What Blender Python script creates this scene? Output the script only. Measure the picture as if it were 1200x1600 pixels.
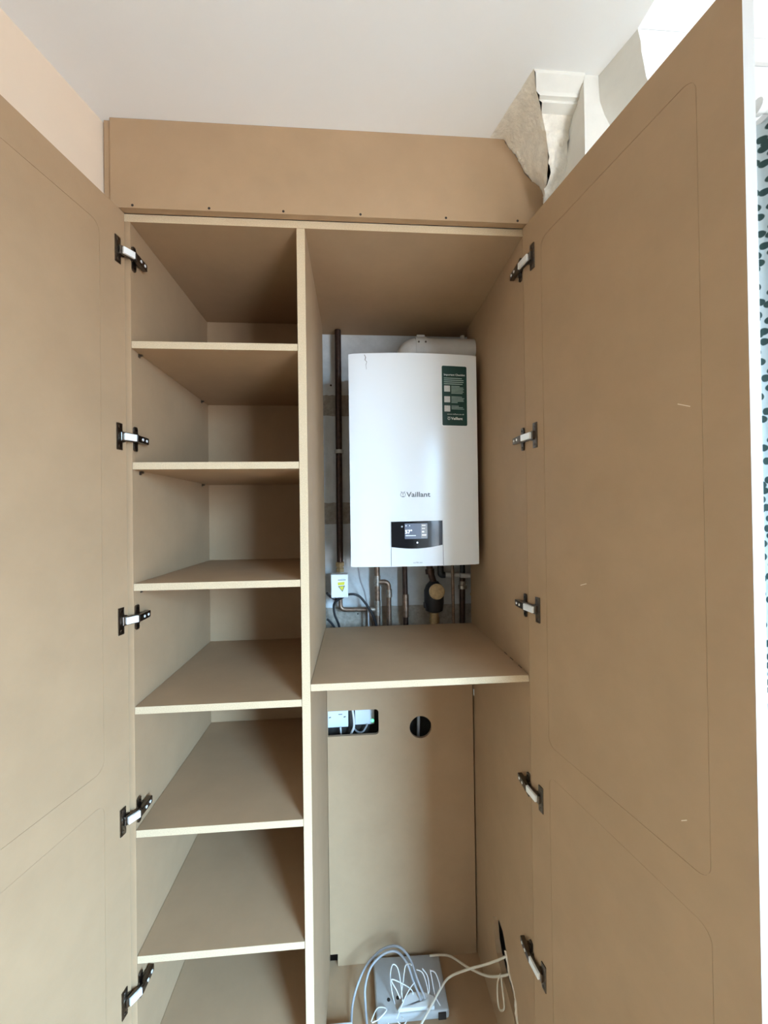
import bpy, bmesh, math, random
from mathutils import Vector, Matrix, noise
from mathutils.geometry import tessellate_polygon

random.seed(7)
for o in list(bpy.data.objects):
    bpy.data.objects.remove(o, do_unlink=True)
scene = bpy.context.scene
COL = scene.collection

# ------------------------------------------------------------------ camera
FPX = 614.61                      # focal length in pixels of a 1200x1600 frame
YAW, PITCH, ROLL = 0.07129, 0.00663, -0.01362
CAM = Vector((0.5457, -1.0052, 1.80))


def make_camera():
    cy, sy = math.cos(YAW), math.sin(YAW)
    cp, sp = math.cos(PITCH), math.sin(PITCH)
    cr, sr = math.cos(ROLL), math.sin(ROLL)
    xr = Vector((cy, -sy, 0)); yf = Vector((sy, cy, 0)); zz = Vector((0, 0, 1))
    fw = cp * yf + sp * zz
    up = -sp * yf + cp * zz
    a = cr * xr + sr * up
    b = -sr * xr + cr * up
    cd = bpy.data.cameras.new('camera')
    cd.sensor_fit = 'HORIZONTAL'; cd.sensor_width = 36.0
    cd.lens = FPX * 36.0 / 1200.0
    cd.clip_start = 0.02; cd.clip_end = 60
    ob = bpy.data.objects.new('camera', cd)
    m = Matrix.Identity(4)
    for i in range(3):
        m[i][0] = a[i]; m[i][1] = b[i]; m[i][2] = -fw[i]; m[i][3] = CAM[i]
    ob.matrix_world = m
    COL.objects.link(ob)
    scene.camera = ob


make_camera()

# ------------------------------------------------------------------ world, window light, exposure
world = bpy.data.worlds.new('sky'); scene.world = world
world.use_nodes = True
# overcast sky, about three times brighter overhead than at the horizon, and duller ground below
nt_ = world.node_tree; bg = nt_.nodes['Background']
tc_ = nt_.nodes.new('ShaderNodeTexCoord'); sp_ = nt_.nodes.new('ShaderNodeSeparateXYZ'); mr_ = nt_.nodes.new('ShaderNodeMapRange')
rp_ = nt_.nodes.new('ShaderNodeValToRGB')
mr_.inputs['From Min'].default_value = -1; mr_.inputs['From Max'].default_value = 1
nt_.links.new(tc_.outputs['Generated'], sp_.inputs[0]); nt_.links.new(sp_.outputs['Z'], mr_.inputs['Value'])
nt_.links.new(mr_.outputs[0], rp_.inputs['Fac']); nt_.links.new(rp_.outputs['Color'], bg.inputs['Color'])
el = rp_.color_ramp.elements
el[0].position = 0.0; el[0].color = (0.095, 0.105, 0.118, 1)
el[1].position = 1.0; el[1].color = (0.36, 0.66, 1.0, 1)
e = el.new(0.68); e.color = (0.27, 0.48, 0.72, 1)
e = el.new(0.49); e.color = (0.095, 0.105, 0.118, 1)
e = el.new(0.52); e.color = (0.17, 0.29, 0.42, 1)
bg.inputs['Strength'].default_value = 125.0

ROOM_X_BAY = 2.10
# bay facets: start, end on plan (inner face), window from/to along the facet, sill and head height
BAY = [((2.10, -0.262), (2.10, -2.02), 1.26, 1.62, 0.95, 1.75),
       ((2.10, -2.02), (1.58, -2.82), 0.04, 0.91, 0.45, 2.66)]


def facet(P0, P1):
    a = Vector((*P0, 0)); b = Vector((*P1, 0)); u = (b - a).normalized()
    return a, u, Vector((-u.y, u.x, 0))            # origin, direction along, outward normal


def area(name, loc, inward, sx, sz, power, color):
    l = bpy.data.lights.new(name, 'AREA'); l.shape = 'RECTANGLE'
    l.size = sx; l.size_y = sz; l.energy = power; l.color = color
    o = bpy.data.objects.new(name, l); COL.objects.link(o)
    z = -Vector(inward).normalized(); y = Vector((0, 0, 1)); x = y.cross(z)
    m = Matrix.Identity(4)
    for i in range(3): m[i][0] = x[i]; m[i][1] = y[i]; m[i][2] = z[i]; m[i][3] = loc[i]
    o.matrix_world = m
    return o


for P0, P1, w0, w1, WZ0, WZ1 in BAY:
    a, u, n = facet(P0, P1)
    c = a + u * (w0 + w1) / 2 + n * 0.09 + Vector((0, 0, (WZ0 + WZ1) / 2))
    area('window_portal', c, -n, w1 - w0, WZ1 - WZ0, 1.0, (1, 1, 1)).data.cycles.is_portal = True     # guides the sky light in, gives none itself

vs = scene.view_settings
vs.view_transform = 'Standard'; vs.look = 'None'; vs.exposure = 0.40; vs.gamma = 1.0
vs.use_curve_mapping = False

# ------------------------------------------------------------------ materials
MATS = {}


def mat(name, col, rough=0.6, metal=0.0, noise_amt=0.0, noise_scale=40.0, bump=0.0, bump_scale=200.0,
        emis=None, emis_str=0.0, spec=None, coat=0.0, col2=None):
    m = bpy.data.materials.new(name); m.use_nodes = True
    nt = m.node_tree; p = nt.nodes['Principled BSDF']
    p.inputs['Base Color'].default_value = (*col, 1)
    p.inputs['Roughness'].default_value = rough
    p.inputs['Metallic'].default_value = metal
    if spec is not None: p.inputs['Specular IOR Level'].default_value = spec
    if coat: p.inputs['Coat Weight'].default_value = coat; p.inputs['Coat Roughness'].default_value = 0.08
    if emis: p.inputs['Emission Color'].default_value = (*emis, 1); p.inputs['Emission Strength'].default_value = emis_str
    tc = nt.nodes.new('ShaderNodeTexCoord')
    if noise_amt > 0:
        n = nt.nodes.new('ShaderNodeTexNoise'); n.inputs['Scale'].default_value = noise_scale
        n.inputs['Detail'].default_value = 6; n.inputs['Roughness'].default_value = 0.65
        nt.links.new(tc.outputs['Object'], n.inputs['Vector'])
        r = nt.nodes.new('ShaderNodeValToRGB')
        c2 = col2 if col2 else tuple(c * (1 - noise_amt) for c in col)
        c1 = tuple(min(1, c * (1 + noise_amt * 0.5)) for c in col)
        r.color_ramp.elements[0].position = 0.3; r.color_ramp.elements[0].color = (*c2, 1)
        r.color_ramp.elements[1].position = 0.7; r.color_ramp.elements[1].color = (*c1, 1)
        nt.links.new(n.outputs['Fac'], r.inputs['Fac'])
        nt.links.new(r.outputs['Color'], p.inputs['Base Color'])
    if bump > 0:
        n2 = nt.nodes.new('ShaderNodeTexNoise'); n2.inputs['Scale'].default_value = bump_scale
        n2.inputs['Detail'].default_value = 4
        nt.links.new(tc.outputs['Object'], n2.inputs['Vector'])
        b = nt.nodes.new('ShaderNodeBump'); b.inputs['Strength'].default_value = bump
        b.inputs['Distance'].default_value = 0.002
        nt.links.new(n2.outputs['Fac'], b.inputs['Height'])
        nt.links.new(b.outputs['Normal'], p.inputs['Normal'])
    MATS[name] = m
    return m


M = MATS
mat('mdf', (0.37, 0.236, 0.132), 0.62, noise_amt=0.07, noise_scale=9, bump=0.05, bump_scale=500, spec=0.3)
mat('mdf_edge', (0.55, 0.41, 0.26), 0.85, noise_amt=0.22, noise_scale=420, bump=0.35, bump_scale=600, spec=0.2)
mat('bay_white', (0.86, 0.87, 0.87), 0.8, noise_amt=0.02, noise_scale=8)
mat('door_paint', (0.46, 0.44, 0.41), 0.5)
mat('ceiling_paint', (0.80, 0.78, 0.755), 0.85, noise_amt=0.015, noise_scale=6, bump=0.03, bump_scale=120)
mat('wall_cream', (0.70, 0.55, 0.41), 0.85, noise_amt=0.03, noise_scale=5, bump=0.04, bump_scale=120)
mat('cornice_white', (0.70, 0.66, 0.59), 0.8, noise_amt=0.05, noise_scale=22, bump=0.15, bump_scale=90)
mat('plaster', (0.76, 0.69, 0.59), 0.95, noise_amt=0.16, noise_scale=45, bump=0.9, bump_scale=160)
mat('white_gloss', (0.82, 0.82, 0.80), 0.35, noise_amt=0.02, noise_scale=20)
mat('alcove_paint', (0.62, 0.62, 0.60), 0.8, noise_amt=0.16, noise_scale=14, bump=0.5, bump_scale=60)
mat('alcove_render', (0.36, 0.31, 0.25), 0.95, noise_amt=0.3, noise_scale=60, bump=0.8, bump_scale=120)
mat('wall_room', (0.42, 0.33, 0.26), 0.85, noise_amt=0.04, noise_scale=5)
mat('recess_shade', (0.05, 0.04, 0.033), 0.95, noise_amt=0.4, noise_scale=40, bump=0.5, bump_scale=90)  # shade of the recess behind the lower panel, given as base colour
mat('floor_wood', (0.36, 0.19, 0.09), 0.45, noise_amt=0.35, noise_scale=7)
mat('boiler_white', (0.80, 0.80, 0.79), 0.22, spec=0.5)
mat('boiler_flap', (0.78, 0.79, 0.79), 0.26)
mat('black_gloss', (0.008, 0.009, 0.011), 0.12, spec=0.35)
mat('screen', (0.10, 0.12, 0.16), 0.15, emis=(0.16, 0.20, 0.28), emis_str=0.35)
mat('screen_light', (0.7, 0.75, 0.8), 0.4, emis=(0.75, 0.88, 1.0), emis_str=1.3)
mat('print_grey', (0.12, 0.125, 0.13), 0.5)
mat('print_faint', (0.45, 0.46, 0.47), 0.5)
mat('seam_dark', (0.10, 0.10, 0.10), 0.6)
mat('sticker_green', (0.002, 0.038, 0.029), 0.42, noise_amt=0.05, noise_scale=60)
mat('sticker_white', (0.80, 0.82, 0.80), 0.5)
mat('sticker_mint', (0.42, 0.55, 0.50), 0.5)
mat('sticker_pale', (0.66, 0.66, 0.64), 0.55, noise_amt=0.2, noise_scale=300)
mat('flue_white', (0.60, 0.58, 0.54), 0.45, noise_amt=0.06, noise_scale=30)
mat('copper_dark', (0.065, 0.036, 0.026), 0.38, metal=0.6, noise_amt=0.45, noise_scale=70)
mat('copper', (0.27, 0.18, 0.125), 0.40, metal=0.75, noise_amt=0.45, noise_scale=60)
mat('solder', (0.40, 0.35, 0.29), 0.42, metal=0.8, noise_amt=0.4, noise_scale=120)
mat('brass', (0.46, 0.33, 0.17), 0.42, metal=0.7, noise_amt=0.3, noise_scale=80)
mat('black_plastic', (0.012, 0.012, 0.014), 0.45)
mat('white_plastic', (0.74, 0.75, 0.74), 0.4)
mat('grey_plastic', (0.40, 0.39, 0.37), 0.5, noise_amt=0.05, noise_scale=40)
mat('cable_white', (0.72, 0.71, 0.68), 0.5)
mat('cable_cream', (0.66, 0.58, 0.46), 0.55)
mat('cable_grey', (0.34, 0.33, 0.33), 0.5)
mat('label_yellow', (0.62, 0.56, 0.03), 0.5)
mat('led_green', (0.05, 0.5, 0.2), 0.4, emis=(0.10, 0.95, 0.40), emis_str=1.6)
mat('hinge_dark', (0.16, 0.14, 0.12), 0.28, metal=1.0, noise_amt=0.3, noise_scale=90)
mat('hinge_bright', (0.86, 0.85, 0.82), 0.32, metal=0.25)
mat('hole_dark', (0.02, 0.014, 0.01), 0.9)
mat('torn_paper', (0.68, 0.58, 0.46), 0.9, noise_amt=0.15, noise_scale=80, bump=0.6, bump_scale=120)
mat('scratch_pale', (0.74, 0.62, 0.46), 0.8)
mat('scuff', (0.30, 0.27, 0.24), 0.7)


def glass_mat():
    m = bpy.data.materials.new('window_glass'); m.use_nodes = True
    nt = m.node_tree; nt.nodes.clear()
    out = nt.nodes.new('ShaderNodeOutputMaterial'); mix = nt.nodes.new('ShaderNodeMixShader')
    tr = nt.nodes.new('ShaderNodeBsdfTransparent'); gl = nt.nodes.new('ShaderNodeBsdfGlossy')
    gl.inputs['Roughness'].default_value = 0.02
    mix.inputs[0].default_value = 0.06
    nt.links.new(tr.outputs[0], mix.inputs[1]); nt.links.new(gl.outputs[0], mix.inputs[2])
    nt.links.new(mix.outputs[0], out.inputs[0])
    M['glass'] = m


glass_mat()


def curtain_mat():
    m = bpy.data.materials.new('curtain_print'); m.use_nodes = True
    nt = m.node_tree; p = nt.nodes['Principled BSDF']; p.inputs['Roughness'].default_value = 0.9
    tc = nt.nodes.new('ShaderNodeTexCoord'); uv = nt.nodes.new('ShaderNodeMapping')
    uv.inputs['Rotation'].default_value = (0, 0, math.radians(-50)); uv.inputs['Scale'].default_value = (21, 52, 1)
    nt.links.new(tc.outputs['UV'], uv.inputs['Vector'])
    v = nt.nodes.new('ShaderNodeTexVoronoi'); v.inputs['Scale'].default_value = 1.0; v.inputs['Randomness'].default_value = 0.7
    v.voronoi_dimensions = '2D'
    nt.links.new(uv.outputs[0], v.inputs['Vector'])
    r = nt.nodes.new('ShaderNodeValToRGB'); r.color_ramp.interpolation = 'EASE'
    r.color_ramp.elements[0].position = 0.31; r.color_ramp.elements[0].color = (0.045, 0.085, 0.075, 1)
    r.color_ramp.elements[1].position = 0.39; r.color_ramp.elements[1].color = (0.62, 0.66, 0.64, 1)
    nt.links.new(v.outputs['Distance'], r.inputs['Fac'])
    nt.links.new(r.outputs['Color'], p.inputs['Base Color'])
    M['curtain'] = m


curtain_mat()


def floor_mat():
    m = M['floor_wood']; nt = m.node_tree; p = nt.nodes['Principled BSDF']
    tc = nt.nodes['Texture Coordinate']
    w = nt.nodes.new('ShaderNodeTexWave'); w.inputs['Scale'].default_value = 1.2; w.inputs['Distortion'].default_value = 9
    mp = nt.nodes.new('ShaderNodeMapping'); mp.inputs['Scale'].default_value = (6, 0.6, 1)
    nt.links.new(tc.outputs['Object'], mp.inputs['Vector']); nt.links.new(mp.outputs[0], w.inputs['Vector'])
    r = nt.nodes.new('ShaderNodeValToRGB')
    r.color_ramp.elements[0].color = (0.30, 0.135, 0.045, 1); r.color_ramp.elements[1].color = (0.42, 0.20, 0.075, 1)
    nt.links.new(w.outputs['Fac'], r.inputs['Fac']); nt.links.new(r.outputs['Color'], p.inputs['Base Color'])


floor_mat()


# ------------------------------------------------------------------ geometry helpers
def link(name, bm, mats, parent=None, origin=(0, 0, 0), smooth=None):
    me = bpy.data.meshes.new(name)
    bmesh.ops.recalc_face_normals(bm, faces=bm.faces)
    if origin != (0, 0, 0):
        bmesh.ops.translate(bm, verts=bm.verts, vec=-Vector(origin))
    bm.to_mesh(me); bm.free()
    if not isinstance(mats, (list, tuple)): mats = [mats]
    for m in mats: me.materials.append(M[m])
    if smooth is not None:
        for p in me.polygons: p.use_smooth = True
        me.set_sharp_from_angle(angle=math.radians(smooth))
    o = bpy.data.objects.new(name, me); COL.objects.link(o)
    if parent is not None: o.parent = parent
    else: o.location = origin
    return o


class Thing:
    """An Empty at the thing's base; parts are meshes given in world coordinates."""
    def __init__(self, name, label, cat, loc, group=None, kind=None):
        self.o = bpy.data.objects.new(name, None); COL.objects.link(self.o)
        self.o.location = loc; self.o.empty_display_size = 0.05
        self.loc = tuple(loc)
        self.o['label'] = label; self.o['category'] = cat
        if group: self.o['group'] = group

    def part(self, name, bm, mats, parent=None, smooth=None, label=None):
        ob = link(name, bm, mats, parent or self.o, self.loc, smooth)
        if label: ob['label'] = label
        return ob


def tag(o, label, cat, group=None):
    o['label'] = label; o['category'] = cat
    if group: o['group'] = group
    return o


def struct(name, bm, mats, parent=None, smooth=None, label=None):
    o = link(name, bm, mats, parent, smooth=smooth)
    o['kind'] = 'structure'
    if label: o['label'] = label
    return o


def new(): return bmesh.new()


def box(bm, lo, hi, bevel=0.0, mi=0):
    x0, y0, z0 = lo; x1, y1, z1 = hi
    vs_ = [bm.verts.new(p) for p in ((x0, y0, z0), (x1, y0, z0), (x1, y1, z0), (x0, y1, z0),
                                     (x0, y0, z1), (x1, y0, z1), (x1, y1, z1), (x0, y1, z1))]
    fs = [bm.faces.new([vs_[i] for i in q]) for q in
          ((0, 3, 2, 1), (4, 5, 6, 7), (0, 1, 5, 4), (1, 2, 6, 5), (2, 3, 7, 6), (3, 0, 4, 7))]
    for f in fs: f.material_index = mi
    if bevel > 0:
        es = list({e for f in fs for e in f.edges})
        bmesh.ops.bevel(bm, geom=es, offset=bevel, segments=2, affect='EDGES', profile=0.5, clamp_overlap=True)
    return vs_, fs


def B(lo, hi, bevel=0.0):
    bm = new(); box(bm, lo, hi, bevel); return bm


def front_edge(bm, y, tol=0.0025, mi=1):
    """faces looking into the room at depth y take the second material (cut board edge)"""
    for f in bm.faces:
        f.normal_update()
        if abs(f.normal.y) > 0.8 and abs(f.calc_center_median().y - y) < tol: f.material_index = mi
    return bm


def obox(bm, c, ax, ay, az, hx, hy, hz, bevel=0.0):
    """oriented box: centre c, unit axes and half sizes"""
    c = Vector(c); ax = Vector(ax).normalized(); ay = Vector(ay).normalized(); az = Vector(az).normalized()
    start = len(bm.verts)
    b2 = new(); box(b2, (-hx, -hy, -hz), (hx, hy, hz), bevel)
    m = Matrix.Identity(4)
    for i in range(3): m[i][0] = ax[i]; m[i][1] = ay[i]; m[i][2] = az[i]; m[i][3] = c[i]
    bmesh.ops.transform(b2, matrix=m, verts=b2.verts)
    merge(bm, b2)


def merge(bm, b2, mi=None):
    mp = {}
    b2.verts.ensure_lookup_table()
    for v in b2.verts: mp[v] = bm.verts.new(v.co)
    for f in b2.faces:
        try:
            nf = bm.faces.new([mp[v] for v in f.verts]); nf.material_index = f.material_index if mi is None else mi
        except ValueError: pass
    b2.free()


def lathe(bm, origin, axis, prof, seg=24, mi=0):
    """prof: list of (distance along axis, radius)"""
    ax = Vector(axis).normalized(); o = Vector(origin)
    t = Vector((0, 0, 1)) if abs(ax.z) < 0.9 else Vector((1, 0, 0))
    u = ax.cross(t).normalized(); w = ax.cross(u)
    rings = []
    for d, r in prof:
        rings.append([bm.verts.new(o + ax * d + (u * math.cos(a) + w * math.sin(a)) * r)
                      for a in [2 * math.pi * k / seg for k in range(seg)]])
    for a, b in zip(rings, rings[1:]):
        for k in range(seg):
            f = bm.faces.new([a[k], a[(k + 1) % seg], b[(k + 1) % seg], b[k]]); f.material_index = mi
    for r in (rings[0], rings[-1]):
        try: f = bm.faces.new(r); f.material_index = mi
        except ValueError: pass


def smooth_path(pts, n=6):
    P = [Vector(p) for p in pts]
    if len(P) < 3: return P
    out = []
    for i in range(len(P) - 1):
        p0 = P[max(i - 1, 0)]; p1 = P[i]; p2 = P[i + 1]; p3 = P[min(i + 2, len(P) - 1)]
        for k in range(n):
            t = k / n
            out.append(0.5 * ((2 * p1) + (-p0 + p2) * t + (2 * p0 - 5 * p1 + 4 * p2 - p3) * t * t +
                              (-p0 + 3 * p1 - 3 * p2 + p3) * t ** 3))
    out.append(P[-1]); return out


def tube(bm, path, r, seg=10, mi=0):
    P = [Vector(p) for p in path]
    T = []
    for i in range(len(P)):
        a = P[max(i - 1, 0)]; b = P[min(i + 1, len(P) - 1)]
        T.append((b - a).normalized())
    t0 = T[0]; ref = Vector((0, 0, 1)) if abs(t0.z) < 0.9 else Vector((1, 0, 0))
    u = t0.cross(ref).normalized()
    rings = []
    for i, p in enumerate(P):
        if i > 0:
            q = T[i - 1].rotation_difference(T[i]); u = q @ u
        w = T[i].cross(u).normalized()
        rr = r[i] if isinstance(r, (list, tuple)) else r
        rings.append([bm.verts.new(p + (u * math.cos(2 * math.pi * k / seg) + w * math.sin(2 * math.pi * k / seg)) * rr)
                      for k in range(seg)])
    for a, b in zip(rings, rings[1:]):
        for k in range(seg):
            f = bm.faces.new([a[k], a[(k + 1) % seg], b[(k + 1) % seg], b[k]]); f.material_index = mi
    bm.faces.new(rings[0]); bm.faces.new(rings[-1])


def bend(pts, rad, n=6):
    """polyline with rounded corners of radius rad"""
    P = [Vector(p) for p in pts]; out = [P[0]]
    for i in range(1, len(P) - 1):
        a = (P[i - 1] - P[i]); b = (P[i + 1] - P[i])
        d = min(rad, a.length * 0.49, b.length * 0.49)
        s = P[i] + a.normalized() * d; e = P[i] + b.normalized() * d
        for k in range(n + 1):
            t = k / n
            out.append(s * (1 - t) ** 2 + P[i] * 2 * t * (1 - t) + e * t * t)
    out.append(P[-1]); return out


def plate(outer, holes, to3, t):
    """polygon (2-D points) with holes, extruded by vector t; to3 maps 2-D to 3-D"""
    bm = new(); t = Vector(t)
    loops = [outer] + list(holes)
    tri = tessellate_polygon([[Vector((p[0], p[1], 0)) for p in l] for l in loops])
    flat = [p for l in loops for p in l]
    A = [bm.verts.new(to3(p)) for p in flat]
    Bv = [bm.verts.new(Vector(to3(p)) + t) for p in flat]
    for a, b, c in tri:
        try: bm.faces.new([A[a], A[b], A[c]]); bm.faces.new([Bv[c], Bv[b], Bv[a]])
        except ValueError: pass
    k = 0
    for l in loops:
        n = len(l)
        for i in range(n):
            a, b = k + i, k + (i + 1) % n
            try: bm.faces.new([A[a], A[b], Bv[b], Bv[a]])
            except ValueError: pass
        k += n
    return bm


def rrect(x0, z0, x1, z1, r, n=5, corners=(1, 1, 1, 1)):
    """rounded rectangle, corners: bl, br, tr, tl"""
    pts = []
    for (cx, cz, a0, on, px, pz) in ((x0 + r, z0 + r, 180, corners[0], x0, z0), (x1 - r, z0 + r, 270, corners[1], x1, z0),
                                     (x1 - r, z1 - r, 0, corners[2], x1, z1), (x0 + r, z1 - r, 90, corners[3], x0, z1)):
        if on:
            for k in range(n + 1):
                a = math.radians(a0 + 90 * k / n); pts.append((cx + r * math.cos(a), cz + r * math.sin(a)))
        else: pts.append((px, pz))
    return pts


def circle(cx, cz, r, n=32):
    return [(cx + r * math.cos(2 * math.pi * k / n), cz + r * math.sin(2 * math.pi * k / n)) for k in range(n)]


def text_bm(s, height, align='LEFT', bold=0.0):
    """flat lettering as a mesh in the XY plane, cap height = height"""
    cu = bpy.data.curves.new('lettering', 'FONT'); cu.body = s; cu.size = height / 0.70
    cu.align_x = align; cu.offset = bold; cu.resolution_u = 2
    ob = bpy.data.objects.new('lettering', cu); COL.objects.link(ob)
    dg = bpy.context.evaluated_depsgraph_get(); dg.update()
    me = bpy.data.meshes.new_from_object(ob.evaluated_get(dg))
    bm = new(); bm.from_mesh(me)
    bpy.data.objects.remove(ob, do_unlink=True); bpy.data.curves.remove(cu); bpy.data.meshes.remove(me)
    for f in bm.faces: f.material_index = 0
    return bm


# ------------------------------------------------------------------ the room
CEIL = 2.767
RX = 1.20                              # short stretch of right wall before the bay
RY = -4.2                              # wall behind the camera
WALL_Y = 0.59                          # back of the alcove
LW0 = Vector((-0.056, -0.0, 0)); LW1 = Vector((-0.056 - 0.25 * 4.2, RY, 0))

struct('floor', B((-1.4, RY - 0.1, -0.06), (2.40, 0.75, 0.0)), 'floor_wood')
# main ceiling stops at the bay; bay ceiling is a little higher
bm = plate([(-1.4, RY - 0.1), (RX, RY - 0.1), (RX, -2.82), (1.125, -2.82), (1.122, -0.17), (RX + 0.1, -0.17), (RX + 0.1, 0.75), (-1.4, 0.75)],
           [], lambda p: (p[0], p[1], CEIL), (0, 0, 0.14))
struct('ceiling', bm, 'ceiling_paint')
struct('ceiling_bay', B((1.10, -3.00, 3.02), (2.40, -0.10, 3.08)), 'ceiling_paint')
bm = new(); box(bm, (1.122, -2.82, CEIL + 0.14), (1.16, -0.262, 3.02))
struct('trim_bay_beam', bm, 'ceiling_paint')
# walls
bm = plate([(LW0.x, WALL_Y + 0.1), (LW0.x, LW0.y), (LW1.x, LW1.y), (LW1.x - 0.1, LW1.y), (LW0.x - 0.1, LW0.y), (LW0.x - 0.1, WALL_Y + 0.1)],
           [], lambda p: (p[0], p[1], 0), (0, 0, CEIL))
struct('wall_left', bm, 'wall_cream')
struct('wall_rear', B((-1.3, RY - 0.1, 0), (RX + 0.1, RY, CEIL)), 'wall_room')
wall_back = struct('wall_back', B((LW0.x, WALL_Y, 0), (1.32, WALL_Y + 0.1, CEIL)), 'alcove_paint')
# pier beside the cupboard, its front and left face show above the open door
struct('wall_pier', B((1.061, -0.176, 0), (RX, 0.0, CEIL)), 'cornice_white')
struct('wall_alcove', B((1.061, 0.0, 0), (1.16, WALL_Y, CEIL)), 'alcove_paint')
# far side of the bay: faces the room, lit by the bay windows
bm = B((RX, -0.262, 0), (2.25, -0.16, CEIL))
box(bm, (1.122, -0.262, CEIL + 0.001), (2.25, -0.16, 3.02))
struct('wall_bay_far', bm, 'bay_white')
struct('wall_bay_near', B((RX, -2.92, 0), (1.68, -2.82, 3.02)), 'wall_room')
struct('wall_right', B((RX, RY, 0), (RX + 0.1, -2.92, CEIL)), 'wall_room')
# bay front walls, each with one window
for k, (P0, P1, w0, w1, WZ0, WZ1) in enumerate(BAY):
    a, u, n = facet(P0, P1); L = (Vector((*P1, 0)) - a).length

    def W(s, d, z): return a + u * s + n * d + Vector((0, 0, z))
    bm = plate([(0, 0), (L, 0), (L, 3.02), (0, 3.02)], [[(w0, WZ0), (w1, WZ0), (w1, WZ1), (w0, WZ1)]],
               lambda p: W(p[0], 0, p[1]), n * 0.12)
    struct(('wall_bay_front', 'wall_bay_corner')[k], bm, 'wall_cream')
    bm = new(); w = 0.045; zm = (WZ0 + WZ1) / 2; Z = Vector((0, 0, 1))

    def bar(bm, s0, s1, z0, z1, d0=0.02, d1=0.065, bev=0):
        obox(bm, W((s0 + s1) / 2, (d0 + d1) / 2, (z0 + z1) / 2), u, n, Z, (s1 - s0) / 2, (d1 - d0) / 2, (z1 - z0) / 2, bev)
    bar(bm, w0, w0 + w, WZ0, WZ1); bar(bm, w1 - w, w1, WZ0, WZ1)
    bar(bm, w0 + w, w1 - w, WZ0, WZ0 + w); bar(bm, w0 + w, w1 - w, WZ1 - w, WZ1); bar(bm, w0 + w, w1 - w, zm - w / 2, zm + w / 2)
    wf = struct('window_%d' % (k + 1), bm, 'white_gloss')
    for z0, z1 in ((WZ0 + w, zm - w / 2), (zm + w / 2, WZ1 - w)):
        bm = new(); bar(bm, w0 + w, w1 - w, z0, z1, 0.038, 0.044); link('pane', bm, 'glass', wf)
    bm = new(); bar(bm, w0 - 0.05, w1 + 0.05, WZ0 - 0.035, WZ0, -0.07, 0.02, 0.004); link('window_sill', bm, 'white_gloss', wf)
struct('baseboard_left', plate([(LW0.x, -0.02), (LW1.x, RY), (LW1.x + 0.02, RY), (LW0.x + 0.02, -0.02)], [],
                               lambda p: (p[0], p[1], 0), (0, 0, 0.14)), 'white_gloss')
struct('baseboard_rear', B((-1.05, RY, 0), (RX, RY + 0.02, 0.14)), 'white_gloss')


# cornices: extruded plaster mouldings
def rough_grid(rows, amp, freq, mats, keep=None):
    """quad surface through rows of points, jittered by noise"""
    bm = new(); V = []
    for i, r in enumerate(rows):
        line = []
        for j, p in enumerate(r):
            p = Vector(p); a = amp if keep is None else amp * keep(i / (len(rows) - 1), j / (len(r) - 1))
            n = noise.noise_vector(p * freq) + 0.5 * noise.noise_vector(p * freq * 2.7)
            line.append(bm.verts.new(p + n * a))
        V.append(line)
    for a, b in zip(V, V[1:]):
        for j in range(len(a) - 1): bm.faces.new([a[j], a[j + 1], b[j + 1], b[j]])
    return bm


def resample(pts, n):
    P = [Vector(p) for p in pts]; L = [0]
    for a, b in zip(P, P[1:]): L.append(L[-1] + (b - a).length)
    out = []
    for k in range(n):
        d = L[-1] * k / (n - 1); i = 0
        while i < len(L) - 2 and L[i + 1] < d: i += 1
        t = (d - L[i]) / max(1e-9, L[i + 1] - L[i]); out.append(P[i].lerp(P[i + 1], min(1, t)))
    return out


# moulding on the wall over the cupboard's right end, cut off where the cupboard begins
prof_b = [(-0.180, 2.767), (-0.180, 2.760), (-0.160, 2.742), (-0.158, 2.735), (-0.150, 2.7335), (-0.150, 2.728), (-0.131, 2.722)]
low_b = [(-0.131, 2.722), (-0.118, 2.70), (-0.110, 2.668), (-0.098, 2.63), (-0.084, 2.597), (-0.060, 2.570), (-0.022, 2.545)]
cut = [(0.945, -0.182, 2.767), (0.960, -0.160, 2.742), (0.974, -0.146, 2.731), (0.988, -0.130, 2.720), (1.003, -0.117, 2.69),
       (1.014, -0.105, 2.654), (1.019, -0.085, 2.61), (1.021, -0.067, 2.579), (1.037, -0.024, 2.552)]


def cut_x(z):
    for (x0, _, z0), (x1, _, z1) in zip(cut, cut[1:]):
        if z1 <= z <= z0: return x0 + (x1 - x0) * (z0 - z) / (z0 - z1)
    return cut[0][0] if z > cut[0][2] else cut[-1][0]


rows = [[(cut_x(z) + (1.061 - cut_x(z)) * t / 10, y, z) for t in range(11)] for y, z in prof_b]
trim1 = struct('trim_1', rough_grid(rows, 0.0003, 40, None), 'cornice_white',
               label='white moulded plaster cornice above the right end of the cupboard')
lowp = resample([(0, y, z) for y, z in low_b], 26)
rows = [[(cut_x(p.z) + (1.061 - cut_x(p.z)) * t / 14, p.y, p.z) for t in range(15)] for p in lowp]
link('broken_plaster', rough_grid(rows, 0.010, 34, None, lambda i, j: min(1, i * 5)), 'plaster', trim1, smooth=50)
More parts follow.
